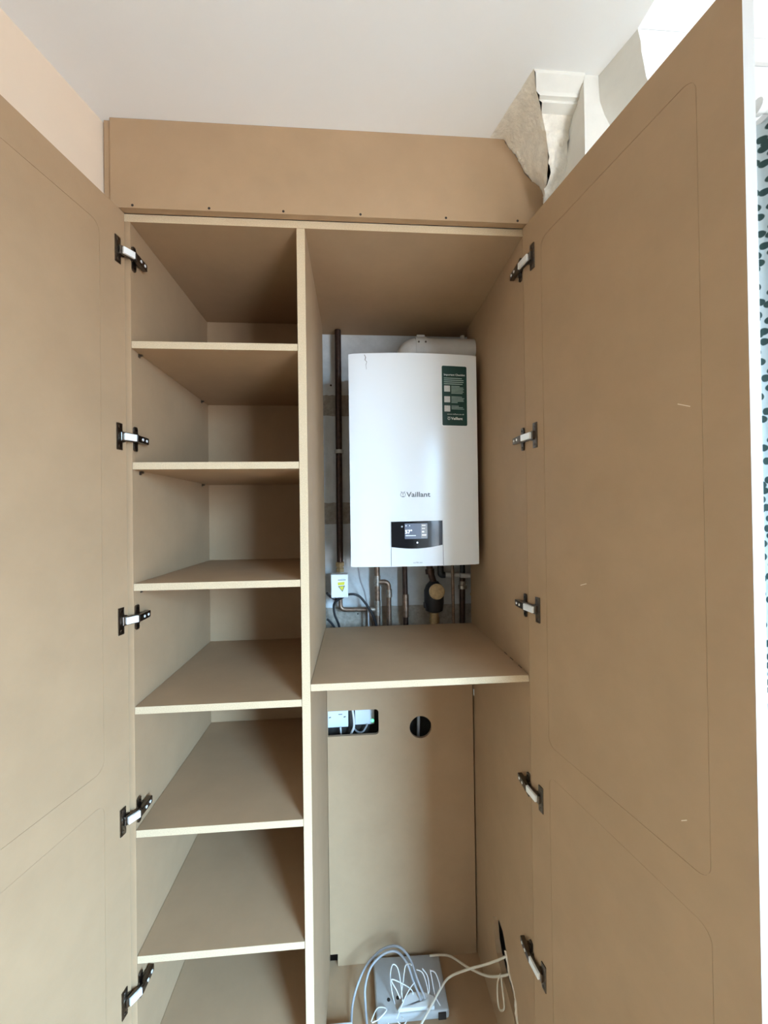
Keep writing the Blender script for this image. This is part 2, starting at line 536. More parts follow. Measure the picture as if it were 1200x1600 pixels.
# the cut end of the moulding, filled with rough plaster down to the fascia's scribed edge
hcut = [(0.902, 2.767), (0.941, 2.766), (0.954, 2.743), (0.963, 2.735), (0.974, 2.721), (0.984, 2.704), (0.994, 2.682), (1.003, 2.672),
        (1.014, 2.659), (1.026, 2.655), (1.033, 2.650), (1.041, 2.634), (1.046, 2.607)]
hcut = [(hcut[0][0], hcut[0][1]), (hcut[1][0], hcut[1][1])] + [(p.x + 0.0035 * noise.noise(p * 130), p.z + 0.0035 * noise.noise(p * 130 + Vector((5, 0, 0))))
        for p in resample([(x, 0, z) for x, z in hcut[1:]], 46)[1:]]
c0 = resample([(x, -0.020, z) for x, z in hcut] + [(1.040, -0.020, 2.552)], 34)
c1 = resample(cut, 34)
rows = []
for k in range(16):
    t = k / 15
    rows.append([a.lerp(b, t) for a, b in zip(c0, c1)])
link('plaster_fill', rough_grid(rows, 0.0085, 42, None,
                                lambda i, j: (0.12 + 0.88 * min(1, max(0, j - 0.28) * 3)) * (0.35 + 0.65 * min(1, i * 4)) * (1 if i < 0.99 else 0.25)),
     'plaster', trim1, smooth=60)
# ragged lip of filler along the fascia's cut
lip = resample([(x + 0.004, -0.027, z + 0.003) for x, z in hcut[8:]], 60)
bm = new()
tube(bm, [p + noise.noise_vector(p * 110) * 0.005 for p in lip], [0.0045 + 0.004 * abs(noise.noise(p * 90)) for p in lip], 8)
link('plaster_lip', bm, 'plaster', trim1, smooth=60)

# moulding along the short right wall, its profile seen against the pier
pa = [(1.095, 2.767), (1.096, 2.73), (1.098, 2.708), (1.108, 2.680), (1.123, 2.652), (1.135, 2.637), (1.15, 2.63), (1.152, 2.60), (1.17, 2.575), (RX, 2.56)]
pb = [(1.122, 2.767), (1.128, 2.740), (1.129, 2.722), (1.133, 2.700), (1.138, 2.672), (1.145, 2.655), (1.16, 2.645), (1.162, 2.62), (1.18, 2.59), (RX, 2.57)]
rows = []
for k in range(9):
    t = k / 8
    rows.append([(a[0] + (b[0] - a[0]) * t, -0.176 + (-0.262 + 0.176) * t, a[1] + (b[1] - a[1]) * t) for a, b in zip(pa, pb)])
bm = rough_grid(rows, 0.0006, 30, None)
bm.verts.ensure_lookup_table()
# close the near end against the wall
endv = [bm.verts.new((x, -0.262, z)) for x, z in pb] + [bm.verts.new((RX, -0.262, CEIL))]
bm.faces.new(endv).material_index = 1
struct('trim_2', bm, ['cornice_white', 'bay_white'], smooth=35, label='moulded plaster cornice on the wall above the right cupboard door')
bm = new()
box(bm, (RX, -0.272, 2.708), (ROOM_X_BAY, -0.262, 2.718), 0.002)
struct('trim_3', bm, 'ceiling_paint')

# ------------------------------------------------------------------ the cupboard
SZ = [2.2353, 1.9369, 1.6391, 1.3378, 1.0379, 0.7331, 0.432]      # tops of the left-hand shelves
T = 0.018
XD0, XD1, XR = 0.4045, 0.4255, 0.994
cup = Thing('cupboard', 'tall built-in MDF cupboard with both doors standing open around a boiler', 'cupboard', (0.47, 0.25, 0.0))


def left_side_panel():
    return B((-T, 0, 0.0), (0, 0.504, 2.529), 0.0006)


sideL = cup.part('side_panel', left_side_panel(), 'mdf')
# right side with a ragged cable cut-out low down
jag = [(0.319, 0.422), (0.305, 0.36), (0.285, 0.335), (0.235, 0.318), (0.19, 0.312), (0.144, 0.300), (0.112, 0.270), (0.105, 0.300),
       (0.119, 0.344), (0.127, 0.372), (0.15, 0.392), (0.178, 0.405), (0.20, 0.440), (0.225, 0.470), (0.255, 0.470), (0.285, 0.455)]
bm = plate([(0, 0), (0.52, 0), (0.52, 2.529), (0, 2.529)], [jag], lambda p: (XR, p[0], p[1]), (T, 0, 0))
sideR = cup.part('side_panel', bm, 'mdf')
bm = new()
jl = resample([(XR - 0.0008, y, z) for y, z in jag[7:13]], 24)
tube(bm, [p + noise.noise_vector(p * 80) * 0.003 for p in jl], [0.003 + 0.003 * abs(noise.noise(p * 70)) for p in jl], 6)
cup.part('torn_edge', bm, 'torn_paper', sideR, smooth=60)
cup.part('divider', front_edge(B((XD0, 0, 0.10), (XD1, 0.503, 2.529), 0.0006), 0.0), ['mdf', 'mdf_edge'])
cup.part('top_panel', front_edge(B((-T, 0, 2.5295), (XR + T, WALL_Y - 0.002, 2.5488), 0.0006), 0.0), ['mdf', 'mdf_edge'])
cup.part('base_panel', B((0, 0.0, 0.082), (XR, 0.52, 0.10)), 'mdf')
cup.part('plinth', B((0, 0.03, 0.0), (XR, 0.048, 0.081)), 'mdf')
cup.part('back_panel', B((0.0, 0.504, 0.10), (XD1, 0.516, 2.529)), 'mdf')

# fascia up to the ceiling with its corner scribed around the cornice
outer = [(-0.034, 2.549), (1.040, 2.549), (1.046, 2.56)] + [(x - 0.001, z) for x, z in reversed(hcut)] + [(-0.034, CEIL - 0.001)]
# ragged scribe
rag = []
for i, (x, z) in enumerate(outer):
    rag.append((x, z))
bm = plate(rag, [], lambda p: (p[0], -0.020, p[1]), (0, 0.018, 0))
fascia = cup.part('fascia_panel', bm, 'mdf')
cup.part('scribe_strip', B((-0.052, -0.012, 2.40), (-0.0345, 0.004, CEIL - 0.001)), 'mdf')
cup.part('filler_strip', B((-0.054, -0.001, 0.0), (-T - 0.0005, 0.017, 2.546)), 'mdf')
for x in (0.017, 0.197, 0.376, 0.567, 0.785, 0.973):
    bm = new(); lathe(bm, (x, -0.0203, 2.5555), (0, 1, 0), [(0, 0.0032), (0.001, 0.0030)], 10)
    cup.part('screw_hole', bm, 'hole_dark', fascia)
# left-hand shelves on pegs
pin = None
for z in SZ:
    s = cup.part('shelf', front_edge(B((0.0008, 0.0, z - T), (XD0 - 0.0008, 0.503, z), 0.0008), 0.0), ['mdf', 'mdf_edge'])
    for y in (0.035, 0.44):
        bm = new()
        lathe(bm, (0.0, y, z - T - 0.004), (1, 0, 0), [(0, 0.0028), (0.009, 0.0028)], 8)
        box(bm, (0.0, y - 0.004, z - T - 0.010), (0.002, y + 0.004, z - T - 0.0015))
        cup.part('shelf_pin', bm, 'hinge_dark', s)
# boiler shelf
HR = 1.3746
bshelf = cup.part('boiler_shelf', front_edge(B((XD1 + 0.0006, 0.0, HR - T), (XR - 0.0008, 0.4995, HR), 0.0008), 0.0), ['mdf', 'mdf_edge'])
for y in (0.045, 0.105, 0.150):                  # chipped gaps along the shelf's right edge
    bm = new(); box(bm, (XR - 0.0022, y, HR + 0.0001), (XR - 0.0003, y + 0.022, HR + 0.0006)); cup.part('edge_gap', bm, 'hole_dark', bshelf)
# lower back panel with socket cut-out, cable hole and corner notch
sock = rrect(XD1 + 0.0035, 0.962, 0.622, 1.058, 0.013, 5, (0, 1, 1, 0))
holes = [sock, circle(0.783, 0.981, 0.0425)]
outer = [(XD1 + 0.030, 0.1002), (0.9885, 0.1002), (0.9885, HR - T - 0.0005), (XD1 + 0.0015, HR - T - 0.0005), (XD1 + 0.0015, 0.145), (XD1 + 0.030, 0.145)]
cup.part('service_panel', plate(outer, holes, lambda p: (p[0], 0.4995, p[1]), (0, 0.012, 0)), 'mdf')
bm = new()
box(bm, (0.991, 0.494, 1.095), (0.9935, 0.4995, 1.118))
cup.part('corner_bracket', bm, 'white_plastic')

# ---- doors
DW = 0.513; DT = 0.022; DTOP = 2.546; DBOT = 0.075


class Frame:
    """door coordinates: s away from the hinge, n out of the inner face, z up"""
    def __init__(self, P, d, flip):
        self.P = Vector(P); self.d = Vector(d).normalized()
        self.n = Vector((-self.d.y, self.d.x, 0)) if not flip else Vector((self.d.y, -self.d.x, 0))

    def p(self, s, n, z): return self.P + self.d * s + self.n * n + Vector((0, 0, z))


FL = Frame((-0.009, 0, 0), (-0.21, -1, 0), False)
FR = Frame((0.991, 0, 0), (0.19, -1, 0), True)


def door_slab(F, s0):
    """inner face with two shallow routed panel outlines, white painted edges and front"""
    bm = new()
    up_ = rrect(0.078, 1.235, 0.450, 2.470, 0.022, 6)
    lo_ = rrect(0.078, 0.165, 0.450, 1.162, 0.022, 6)
    g = 0.0006                                     # width of the line
    d = 0.0008                                     # depth of the recess
    outer = [(s0, DBOT), (DW, DBOT), (DW, DTOP), (s0, DTOP)]

    def inset(poly, w):
        cx = sum(p[0] for p in poly) / len(poly); cz = sum(p[1] for p in poly) / len(poly)
        return [(p[0] + w * (1 if p[0] < cx else -1), p[1] + w * (1 if p[1] < cz else -1)) for p in poly]
    tri = tessellate_polygon([[Vector((*p, 0)) for p in l] for l in (outer, up_, lo_)])
    flat = outer + up_ + lo_
    V = [bm.verts.new(F.p(s, 0, z)) for s, z in flat]
    for t in tri: bm.faces.new([V[i] for i in t])
    k = 4
    for poly in (up_, lo_):
        n = len(poly); inn = inset(poly, g)
        ring0 = V[k:k + n]
        ring1 = [bm.verts.new(F.p(s, -d, z)) for s, z in poly]
        ring2 = [bm.verts.new(F.p(s, -d, z)) for s, z in inn]
        for r0, r1 in ((ring0, ring1), (ring1, ring2)):
            for i in range(n): bm.faces.new([r0[i], r0[(i + 1) % n], r1[(i + 1) % n], r1[i]])
        k += n
    # outer side and edges
    A = V[:4]; Bk = [bm.verts.new(F.p(s, -DT, z)) for s, z in outer]
    f = bm.faces.new([Bk[3], Bk[2], Bk[1], Bk[0]]); f.material_index = 1
    for i in range(4):
        f = bm.faces.new([A[i], A[(i + 1) % 4], Bk[(i + 1) % 4], Bk[i]]); f.material_index = 1
    return bm


def door_panel(F, poly, d):
    g = 0.0006
    cx = sum(p[0] for p in poly) / len(poly); cz = sum(p[1] for p in poly) / len(poly)
    inn = [(p[0] + g * (1 if p[0] < cx else -1), p[1] + g * (1 if p[1] < cz else -1)) for p in poly]
    return plate(inn, [], lambda p: F.p(p[0], -0.0002, p[1]), F.n * -0.0006)


def build_door(F, s0, hz, sfl, side, label):
    door = cup.part('door', door_slab(F, s0), ['mdf', 'door_paint'], label=label)
    for poly in (rrect(0.078, 1.235, 0.450, 2.470, 0.022, 6), rrect(0.078, 0.165, 0.450, 1.162, 0.022, 6)):
        cup.part('door_panel', door_panel(F, poly, 0.0011), 'mdf', door)
    Z = Vector((0, 0, 1)); sg = 1 if side == 'L' else -1
    xi = 0.0 if side == 'L' else XR
    for z in hz:
        # flange screwed to the door, with the cup behind it
        bm = new()
        obox(bm, F.p(sfl, 0.0015, z), F.d, F.n, Z, 0.0085, 0.0014, 0.032, 0.001)
        b2 = new(); lathe(b2, F.p(sfl - 0.008, 0.0, z), F.n, [(0, 0.0135), (0.004, 0.0130), (0.0045, 0.010)], 20); merge(bm, b2)
        for dz in (-0.024, 0.024):
            b2 = new(); lathe(b2, F.p(sfl, 0.0028, z + dz), F.n, [(0, 0.0042), (0.0012, 0.0036)], 12); merge(bm, b2)
        cup.part('hinge_flange', bm, 'hinge_dark', door, smooth=35)
        # white damper link between door and arm
        a = F.p(sfl - 0.004, 0.011, z); b = Vector((xi + sg * 0.012, -0.003, z))
        ax = (b - a).normalized(); nn = ax.cross(Z).normalized()
        bm = new(); obox(bm, (a + b) / 2, ax, nn, Z, (b - a).length / 2, 0.0045, 0.0082, 0.0012)
        cup.part('hinge_damper', bm, 'hinge_bright', door, label='pale soft-close damper block')
        bm = new()
        obox(bm, (a + b) / 2 - nn * 0.004 * (1 if nn.dot(F.n) > 0 else -1), ax, nn, Z, (b - a).length / 2 + 0.006, 0.003, 0.0105, 0.001)
        # arm channel lying on the mounting plate
        box(bm, (min(xi + sg * 0.005, xi + sg * 0.017), -0.004, z - 0.0085), (max(xi + sg * 0.005, xi + sg * 0.017), 0.047, z + 0.0085), 0.0012)
        cup.part('hinge_arm', bm, 'hinge_dark', door)
        bm = new()
        for yy in (0.018, 0.036):
            lathe(bm, (xi + sg * 0.0168, yy, z), (sg, 0, 0), [(0, 0.0036), (0.0012, 0.0034)], 12)
        cup.part('hinge_screw', bm, 'hinge_bright', door)
        # winged mounting plate on the cupboard side
        w = [(0.012, -0.008), (0.022, -0.010), (0.022, -0.027), (0.025, -0.030), (0.033, -0.030), (0.036, -0.027), (0.036, -0.010), (0.050, -0.008)]
        poly = w + [(y, -zz) for y, zz in reversed(w)]
        poly = [(y - 0.0115, zz) if y <= 0.012 else (y - 0.018, zz) for y, zz in poly]
        bm = plate(poly, [circle(0.011, -0.022, 0.003, 10), circle(0.011, 0.022, 0.003, 10)],
                   lambda p: (xi + sg * 0.0002, p[0], z + p[1]), (sg * 0.0046, 0, 0))
        cup.part('mounting_plate', bm, 'hinge_dark', sideL if side == 'L' else sideR)
    return door


doorL = build_door(FL, 0.006, (2.443, 1.995, 1.555, 1.082, 0.655), 0.028, 'L', 'left door, inner face with faint panel outline')
doorR = build_door(FR, 0.006, (2.447, 1.995, 1.555, 1.082, 0.640), 0.046, 'R', 'right door, inner face with faint panel outline')
# pale scratches on the right door
for (s, z, ln, tilt) in ((0.422, 1.968, 0.011, -25), (0.20, 1.645, 0.009, 20), (0.41, 1.30, 0.006, 40)):
    t = math.radians(tilt); bm = new()
    obox(bm, FR.p(s, 0.0001, z), FR.d * math.cos(t) + Vector((0, 0, math.sin(t))), FR.n,
         -FR.d * math.sin(t) + Vector((0, 0, math.cos(t))), ln, 0.0002, 0.0006)
    cup.part('scratch', bm, 'scratch_pale', doorR)

# ------------------------------------------------------------------ the boiler
BX0, BX1, BZ0, BZ1, BY = 0.527, 0.967, 1.6245, 2.3445, 0.325
BC = (BX0 + BX1) / 2; BULGE = 0.016


def by(x):
    t = (x - BC) / ((BX1 - BX0) / 2); return BY - BULGE * (1 - t * t)


boiler = Thing('boiler', 'white wall-hung gas boiler with small black display and dark green sticker', 'boiler', (BC, 0.45, BZ0))
bm = new()
N = 28; ring = []
xs = [BX0 + (BX1 - BX0) * k / N for k in range(N + 1)]
sec = [(BX0, WALL_Y - 0.004)] + [(x, by(x)) for x in xs] + [(BX1, WALL_Y - 0.004)]
lo = [bm.verts.new((x, y, BZ0)) for x, y in sec]; hi = [bm.verts.new((x, y, BZ1)) for x, y in sec]
for i in range(len(sec)):
    j = (i + 1) % len(sec); bm.faces.new([lo[i], lo[j], hi[j], hi[i]])
bm.faces.new(lo[::-1]); bm.faces.new(hi)
ed = [e for e in bm.edges if e.calc_length() > 0.3 and len(e.link_faces) == 2 and e.calc_face_angle(0) > 1.0]
ed += [e for e in bm.edges if abs(e.verts[0].co.z - e.verts[1].co.z) < 1e-6 and max(v.co.y for v in e.verts) < BY + 0.001]
bmesh.ops.bevel(bm, geom=list(set(ed)), offset=0.004, segments=3, affect='EDGES', profile=0.5)
casing = boiler.part('casing', bm, 'boiler_white', smooth=40)


def drape(poly_or_bm, off, thick=0.0006, grid=None):
    """flat outline (x,z) or lettering mesh laid on the curved front"""
    if isinstance(poly_or_bm, list):
        tri = None
        bm = new()
        fv = [bm.verts.new((x, 0, z)) for x, z in poly_or_bm]
        bm.faces.new(fv)
        x0 = min(p[0] for p in poly_or_bm); x1 = max(p[0] for p in poly_or_bm)
        k = max(1, int((x1 - x0) / 0.012))
        for i in range(1, k):
            xx = x0 + (x1 - x0) * i / k
            bmesh.ops.bisect_plane(bm, geom=bm.verts[:] + bm.edges[:] + bm.faces[:], plane_co=(xx, 0, 0), plane_no=(1, 0, 0))
    else:
        bm = poly_or_bm
        for v in bm.verts: v.co = Vector((v.co.x, 0, v.co.y))
    if thick:
        r = bmesh.ops.extrude_face_region(bm, geom=bm.faces[:])
        for e in r['geom']:
            if isinstance(e, bmesh.types.BMVert): e.co.y -= thick
    for v in bm.verts: v.co.y += by(v.co.x) - off
    return bm


def lettering(s, x, z, h, align='LEFT', bold=0.0, width=None):
    bm = text_bm(s, h, align, bold)
    if width:
        w = max(v.co.x for v in bm.verts) - min(v.co.x for v in bm.verts); k = width / w
        for v in bm.verts: v.co.x *= k
    for v in bm.verts: v.co.x += x; v.co.y += z
    return bm


# display, flap, seams
disp = [(0.6635, 1.7755), (0.6635, 1.6905)]
for k in range(13):
    t = k / 12; disp.append((0.6635 + 0.1735 * t, 1.6905 - 0.0085 * math.sin(math.pi * t) + 0.0045 * t))
disp += [(0.837, 1.7775)]
panel = boiler.part('display_panel', drape(disp, -0.0006, 0.0016), 'black_gloss', label='black glass display panel')
boiler.part('screen', drape(rrect(0.7085, 1.717, 0.786, 1.769, 0.002), 0.0011, 0.0003), 'screen', panel)
boiler.part('screen_column', drape(rrect(0.764, 1.719, 0.7845, 1.767, 0.001), 0.0015, 0.0002), 'cable_grey', panel)
boiler.part('screen_digits', drape(lettering('57°', 0.7095, 1.735, 0.0125, bold=0.0003), 0.0015, 0.0002), 'screen_light', panel)
for (x0, z0, x1, z1) in ((0.711, 1.7275, 0.746, 1.7287), (0.7115, 1.760, 0.7145, 1.763), (0.7245, 1.760, 0.7265, 1.763),
                         (0.767, 1.7615, 0.779, 1.7632), (0.767, 1.751, 0.777, 1.7522), (0.767, 1.739, 0.7735, 1.7425), (0.767, 1.7285, 0.781, 1.7312)):
    boiler.part('screen_icon', drape([(x0, z0), (x1, z0), (x1, z1), (x0, z1)], 0.0018, 0.0002), 'screen_light', panel)
boiler.part('touch_button', drape(circle(0.7505, 1.7040, 0.0026, 14), 0.0011, 0.0004), 'screen_light', panel)
boiler.part('touch_button', drape(circle(0.6990, 1.7585, 0.0028, 14), 0.0011, 0.0004), 'print_faint', panel)
fl = [(0.6630, 1.6275)] + [(0.8385, 1.6275)]
for k in range(13):
    t = 1 - k / 12; fl.append((0.6640 + 0.1735 * t, 1.6890 - 0.0085 * math.sin(math.pi * t) + 0.0045 * t))
flap = boiler.part('flap', drape(fl, -0.0006, 0.0012), 'boiler_flap')
boiler.part('flap_print', drape(lettering('ecoTEC plus', 0.7515, 1.6352, 0.0042, 'CENTER'), 0.0008, 0.0002), 'print_grey', flap)
boiler.part('seam', drape([(0.6612, 1.6260), (0.6626, 1.6260), (0.6632, 1.776), (0.6620, 1.776)], 0.0001, 0.0003), 'seam_dark')
boiler.part('seam', drape([(0.8388, 1.6260), (0.8402, 1.6260), (0.8385, 1.778), (0.8372, 1.778)], 0.0001, 0.0003), 'seam_dark')
# maker's lettering with emblem
boiler.part('lettering', drape(lettering('Vaillant', 0.7165, 1.8585, 0.0165, bold=0.00035, width=0.0815), 0.0001, 0.0003), 'print_grey')


def emblem(cx, cz, r, off, bm=None):
    bm = bm or new()
    ringo = circle(cx, cz, r, 28); ringi = circle(cx, cz, r * 0.84, 28)
    b2 = new()
    A = [b2.verts.new((x, 0, z)) for x, z in ringo]; I = [b2.verts.new((x, 0, z)) for x, z in ringi]
    for k in range(28): b2.faces.new([A[k], A[(k + 1) % 28], I[(k + 1) % 28], I[k]])
    for sgn in (-1, 1):
        b2.faces.new([b2.verts.new((cx + sgn * dx * r, 0, cz + dz * r)) for dx, dz in ((0.42, 0.95), (0.68, 1.32), (0.80, 1.25), (0.62, 0.80))])
    b2.faces.new([b2.verts.new((cx + dx * r, 0, cz + dz * r)) for dx, dz in ((-0.32, 0.36), (0.0, -0.02), (0.32, 0.36), (0.16, 0.52), (0, 0.4), (-0.16, 0.52))])
    bot = [(cx + 0.40 * r * math.cos(a), cz - 0.42 * r + 0.28 * r * math.sin(a)) for a in [math.radians(180 + 18 * k) for k in range(11)]]
    b2.faces.new([b2.verts.new((x, 0, z)) for x, z in bot])
    for f in b2.faces:
        pass
    r_ = bmesh.ops.extrude_face_region(b2, geom=b2.faces[:])
    for e in r_['geom']:
        if isinstance(e, bmesh.types.BMVert): e.co.y -= 0.0003
    for v in b2.verts: v.co.y += by(v.co.x) - off
    merge(bm, b2)
    return bm


boiler.part('emblem', emblem(0.7045, 1.8660, 0.0088, 0.0001), 'print_grey')
# green sticker
sw = boiler.part('sticker_border', drape(rrect(0.8415, 2.0985, 0.9325, 2.3055, 0.005), 0.0001, 0.0003), 'sticker_white', label='white border of the sticker')
st = boiler.part('sticker', drape(rrect(0.8430, 2.1005, 0.9310, 2.3040, 0.0045), 0.0005, 0.0003), 'sticker_green', label='dark green sticker with white print')
boiler.part('sticker_heading', drape(lettering('Important Checklist', 0.8500, 2.2710, 0.0062, bold=0.00015, width=0.0745), 0.0009, 0.0002), 'sticker_white', st)
for k, (z, n) in enumerate(((2.262, 0.064), (2.2555, 0.070), (2.249, 0.070), (2.2425, 0.066))):
    boiler.part('print_line', drape([(0.850, z - 0.0011), (0.850 + n, z - 0.0011), (0.850 + n, z + 0.0011), (0.850, z + 0.0011)], 0.0009, 0.0002), 'sticker_mint', st)
for q, (z, lines) in enumerate(((2.2265, (0.030, 0.043, 0.045, 0.042, 0.044, 0.040)), (2.1900, (0.038, 0.046, 0.043, 0.044, 0.022)), (2.1585, (0.026, 0.041, 0.045)))):
    boiler.part('pale_square', drape(rrect(0.8505, z - 0.0105, 0.8710, z + 0.0100, 0.001), 0.0009, 0.0002), 'sticker_pale', st)
    for j, n in enumerate(lines):
        zz = z + 0.0085 - 0.0048 * j
        boiler.part('print_line', drape([(0.8755, zz - 0.0009), (0.8755 + n, zz - 0.0009), (0.8755 + n, zz + 0.0009), (0.8755, zz + 0.0009)], 0.0009, 0.0002), 'sticker_mint', st)
boiler.part('sticker_address', drape(lettering('www.vaillant.co.uk', 0.8600, 2.1375, 0.0042, width=0.0600), 0.0009, 0.0002), 'sticker_white', st)
boiler.part('sticker_lettering', drape(lettering('Vaillant', 0.8735, 2.1205, 0.0090, bold=0.0003, width=0.0415), 0.0009, 0.0002), 'sticker_white', st)
boiler.part('sticker_emblem', emblem(0.8660, 2.1245, 0.0050, 0.0009), 'sticker_white', st)
# scuff at the top left of the casing
bm = new()
pp = [(0.581, 2.340), (0.585, 2.331), (0.583, 2.322), (0.5885, 2.316), (0.586, 2.305), (0.587, 2.290)]
for (a, b), w in zip(zip(pp, pp[1:]), (0.0014, 0.0016, 0.0013, 0.0009, 0.0006)):
    merge(bm, drape([(a[0] - w, a[1]), (b[0] - w, b[1]), (b[0] + w, b[1]), (a[0] + w, a[1])], 0.0001, 0.0002))
boiler.part('scuff_mark', bm, 'scuff')

# ------------------------------------------------------------------ flue above the boiler
flue = Thing('flue', 'white flue elbow and pipe running sideways above the boiler', 'flue pipe', (0.752, 0.45, BZ1))
bm = new(); path = bend([(0.752, 0.45, BZ1 + 0.0005), (0.752, 0.45, 2.407), (0.9925, 0.45, 2.407)], 0.056, 12)
tube(bm, path, 0.048, 28); flue.part('pipe', bm, 'flue_white', smooth=40)
bm = new(); lathe(bm, (0.772, 0.45, 2.407), (1, 0, 0), [(0, 0.0484), (0.0, 0.0515), (0.042, 0.0515), (0.042, 0.0484)], 28)
box(bm, (0.779, 0.435, 2.4575), (0.809, 0.455, 2.4655), 0.001)
cl = flue.part('clamp', bm, 'flue_white', smooth=40)
for x in (0.781, 0.806):
    bm = new(); lathe(bm, (x, 0.4035, 2.424), (0, -1, 0), [(0, 0.004), (0.004, 0.0035)], 12)
    flue.part('screw', bm, 'hinge_dark', cl)
bm = new(); lathe(bm, (0.955, 0.45, 2.448), (0, 0, 1), [(0, 0.0075), (0.022, 0.0075)], 12)
flue.part('test_cap', bm, 'flue_white', smooth=40)

# ------------------------------------------------------------------ bands of bare render on the alcove wall
for z0, z1 in ((2.200, 2.284), (1.765, 1.850)):
    bm = new(); rows = []
    for i in range(7):
        rows.append([(XD1 - 0.03 + 0.20 * j / 16, WALL_Y - 0.003, z0 + (z1 - z0) * i / 6 + 0.004 * noise.noise(Vector((j * 0.9, z0 * 9, i)))) for j in range(17)])
    o = link('bare_render_band', rough_grid(rows, 0.0015, 60, None), 'alcove_render', wall_back, smooth=60)
rows = [[(XD1 - 0.03 + 0.62 * j / 24, WALL_Y - 0.004, 1.30 + 0.13 * i / 6 + 0.003 * noise.noise(Vector((j * 0.7, 3, i)))) for j in range(25)] for i in range(7)]
link('bare_render_band', rough_grid(rows, 0.0015, 60, None), 'alcove_render', wall_back, smooth=60)
for (x, z, r) in ((0.452, 2.323, 0.004), (0.548, 1.402, 0.003)):
    bm = new(); lathe(bm, (x, WALL_Y - 0.0055, z), (0, 1, 0), [(0, r), (0.004, r * 0.8)], 10)
    link('wall_plug_hole', bm, 'hole_dark', wall_back)

# near-black sheet behind the lower panel, the recess's shade put into its colour
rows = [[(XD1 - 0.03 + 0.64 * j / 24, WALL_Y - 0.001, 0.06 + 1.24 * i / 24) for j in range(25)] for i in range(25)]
link('recess_shade_sheet', rough_grid(rows, 0.0008, 30, None), 'recess_shade', wall_back)

# ------------------------------------------------------------------ pipework
ZB = HR - 0.10                        # pipes carry on down behind the shelf
PY = 0.545
# tall dark pipe with clip
p = Thing('drop_pipe', 'tall dark copper pipe left of the boiler with a pale clip', 'pipe', (0.483, PY, 1.58), 'pipes around the boiler')
bm = new(); tube(bm, [(0.484, PY, 2.527), (0.481, PY, 1.60)], 0.0125, 16); p.part('tube', bm, 'copper_dark', smooth=40)
bm = new(); lathe(bm, (0.483, PY, 2.042), (0, 0, 1), [(0, 0.0128), (0, 0.018), (0.014, 0.018), (0.014, 0.0128)], 18)
box(bm, (0.476, PY + 0.012, 2.044), (0.490, WALL_Y - 0.001, 2.054)); p.part('pipe_clip', bm, 'grey_plastic', smooth=40)
bm = new(); lathe(bm, (0.481, PY, 1.578), (0, 0, 1), [(0, 0.011), (0, 0.017), (0.014, 0.017), (0.015, 0.014), (0.022, 0.014), (0.023, 0.018), (0.038, 0.018), (0.040, 0.013)], 6)
p.part('compression_nut', bm, 'brass')

jb = Thing('junction_box', 'small white electrical box with yellow warning label beside the boiler pipes', 'junction box', (0.48, 0.51, 1.488))
bm = new(); box(bm, (0.4485, 0.488, 1.4885), (0.5125, 0.532, 1.5765), 0.003); jbody = jb.part('body', bm, 'white_plastic')
lab = [(0.4735, 1.5465), (0.5000, 1.5485), (0.4985, 1.5370), (0.4745, 1.5355)]
jb.part('label_block', plate(lab, [], lambda q: (q[0], 0.4876, q[1]), (0, 0.0003, 0)), 'label_yellow', jbody)
tri_ = [(0.4745, 1.5325), (0.5010, 1.5345), (0.4915, 1.5105)]
jb.part('warning_triangle', plate(tri_, [], lambda q: (q[0], 0.4876, q[1]), (0, 0.0003, 0)), 'seam_dark', jbody)
jb.part('warning_triangle', plate([(0.4785, 1.5305), (0.4975, 1.5320), (0.4910, 1.5150)], [], lambda q: (q[0], 0.4872, q[1]), (0, 0.0003, 0)), 'label_yellow', jbody)
jb.part('print_line', B((0.4745, 0.4874, 1.5545), (0.5040, 0.4878, 1.5572)), 'print_grey', jbody)
jb.part('print_line', B((0.4870, 0.4874, 1.5600), (0.5000, 0.4878, 1.5612)), 'print_faint', jbody)

p = Thing('tee_pipe', 'copper pipe elbow running from under the white box to a vertical tee', 'pipe', (0.55, PY, ZB), 'pipes around the boiler')
bm = new(); tube(bm, bend([(0.481, PY, 1.486), (0.481, PY, 1.430), (0.622, PY, 1.427)], 0.022, 8), 0.0085, 14); p.part('tube', bm, 'copper', smooth=40)
bm = new(); tube(bm, [(0.6255, PY, 1.6235), (0.6255, PY, ZB)], 0.0112, 16); p.part('riser', bm, 'copper', smooth=40)
for z0, z1 in ((1.405, 1.462), (1.520, 1.560)):
    bm = new(); lathe(bm, (0.6255, PY, z0), (0, 0, 1), [(0, 0.0113), (0, 0.0135), (z1 - z0, 0.0135), (z1 - z0, 0.0113)], 16); p.part('fitting', bm, 'solder', smooth=40)
bm = new(); lathe(bm, (0.596, PY, 1.4275), (1, 0, 0), [(0, 0.0086), (0, 0.0105), (0.03, 0.0105)], 14); p.part('fitting', bm, 'solder', smooth=40)
bm = new(); tube(bm, bend([(0.630, PY - 0.002, 1.535), (0.670, PY - 0.002, 1.535), (0.672, PY - 0.002, ZB)], 0.024, 8), 0.0098, 14); p.part('branch', bm, 'copper', smooth=40)
bm = new(); lathe(bm, (0.672, PY - 0.002, 1.475), (0, 0, 1), [(0, 0.010), (0, 0.0118), (0.03, 0.0118), (0.03, 0.010)], 14); p.part('fitting', bm, 'solder', smooth=40)
bm = new(); tube(bm, [(0.598, PY + 0.012, 1.420), (0.600, PY + 0.012, ZB)], 0.008, 12); p.part('stub', bm, 'copper', smooth=40)

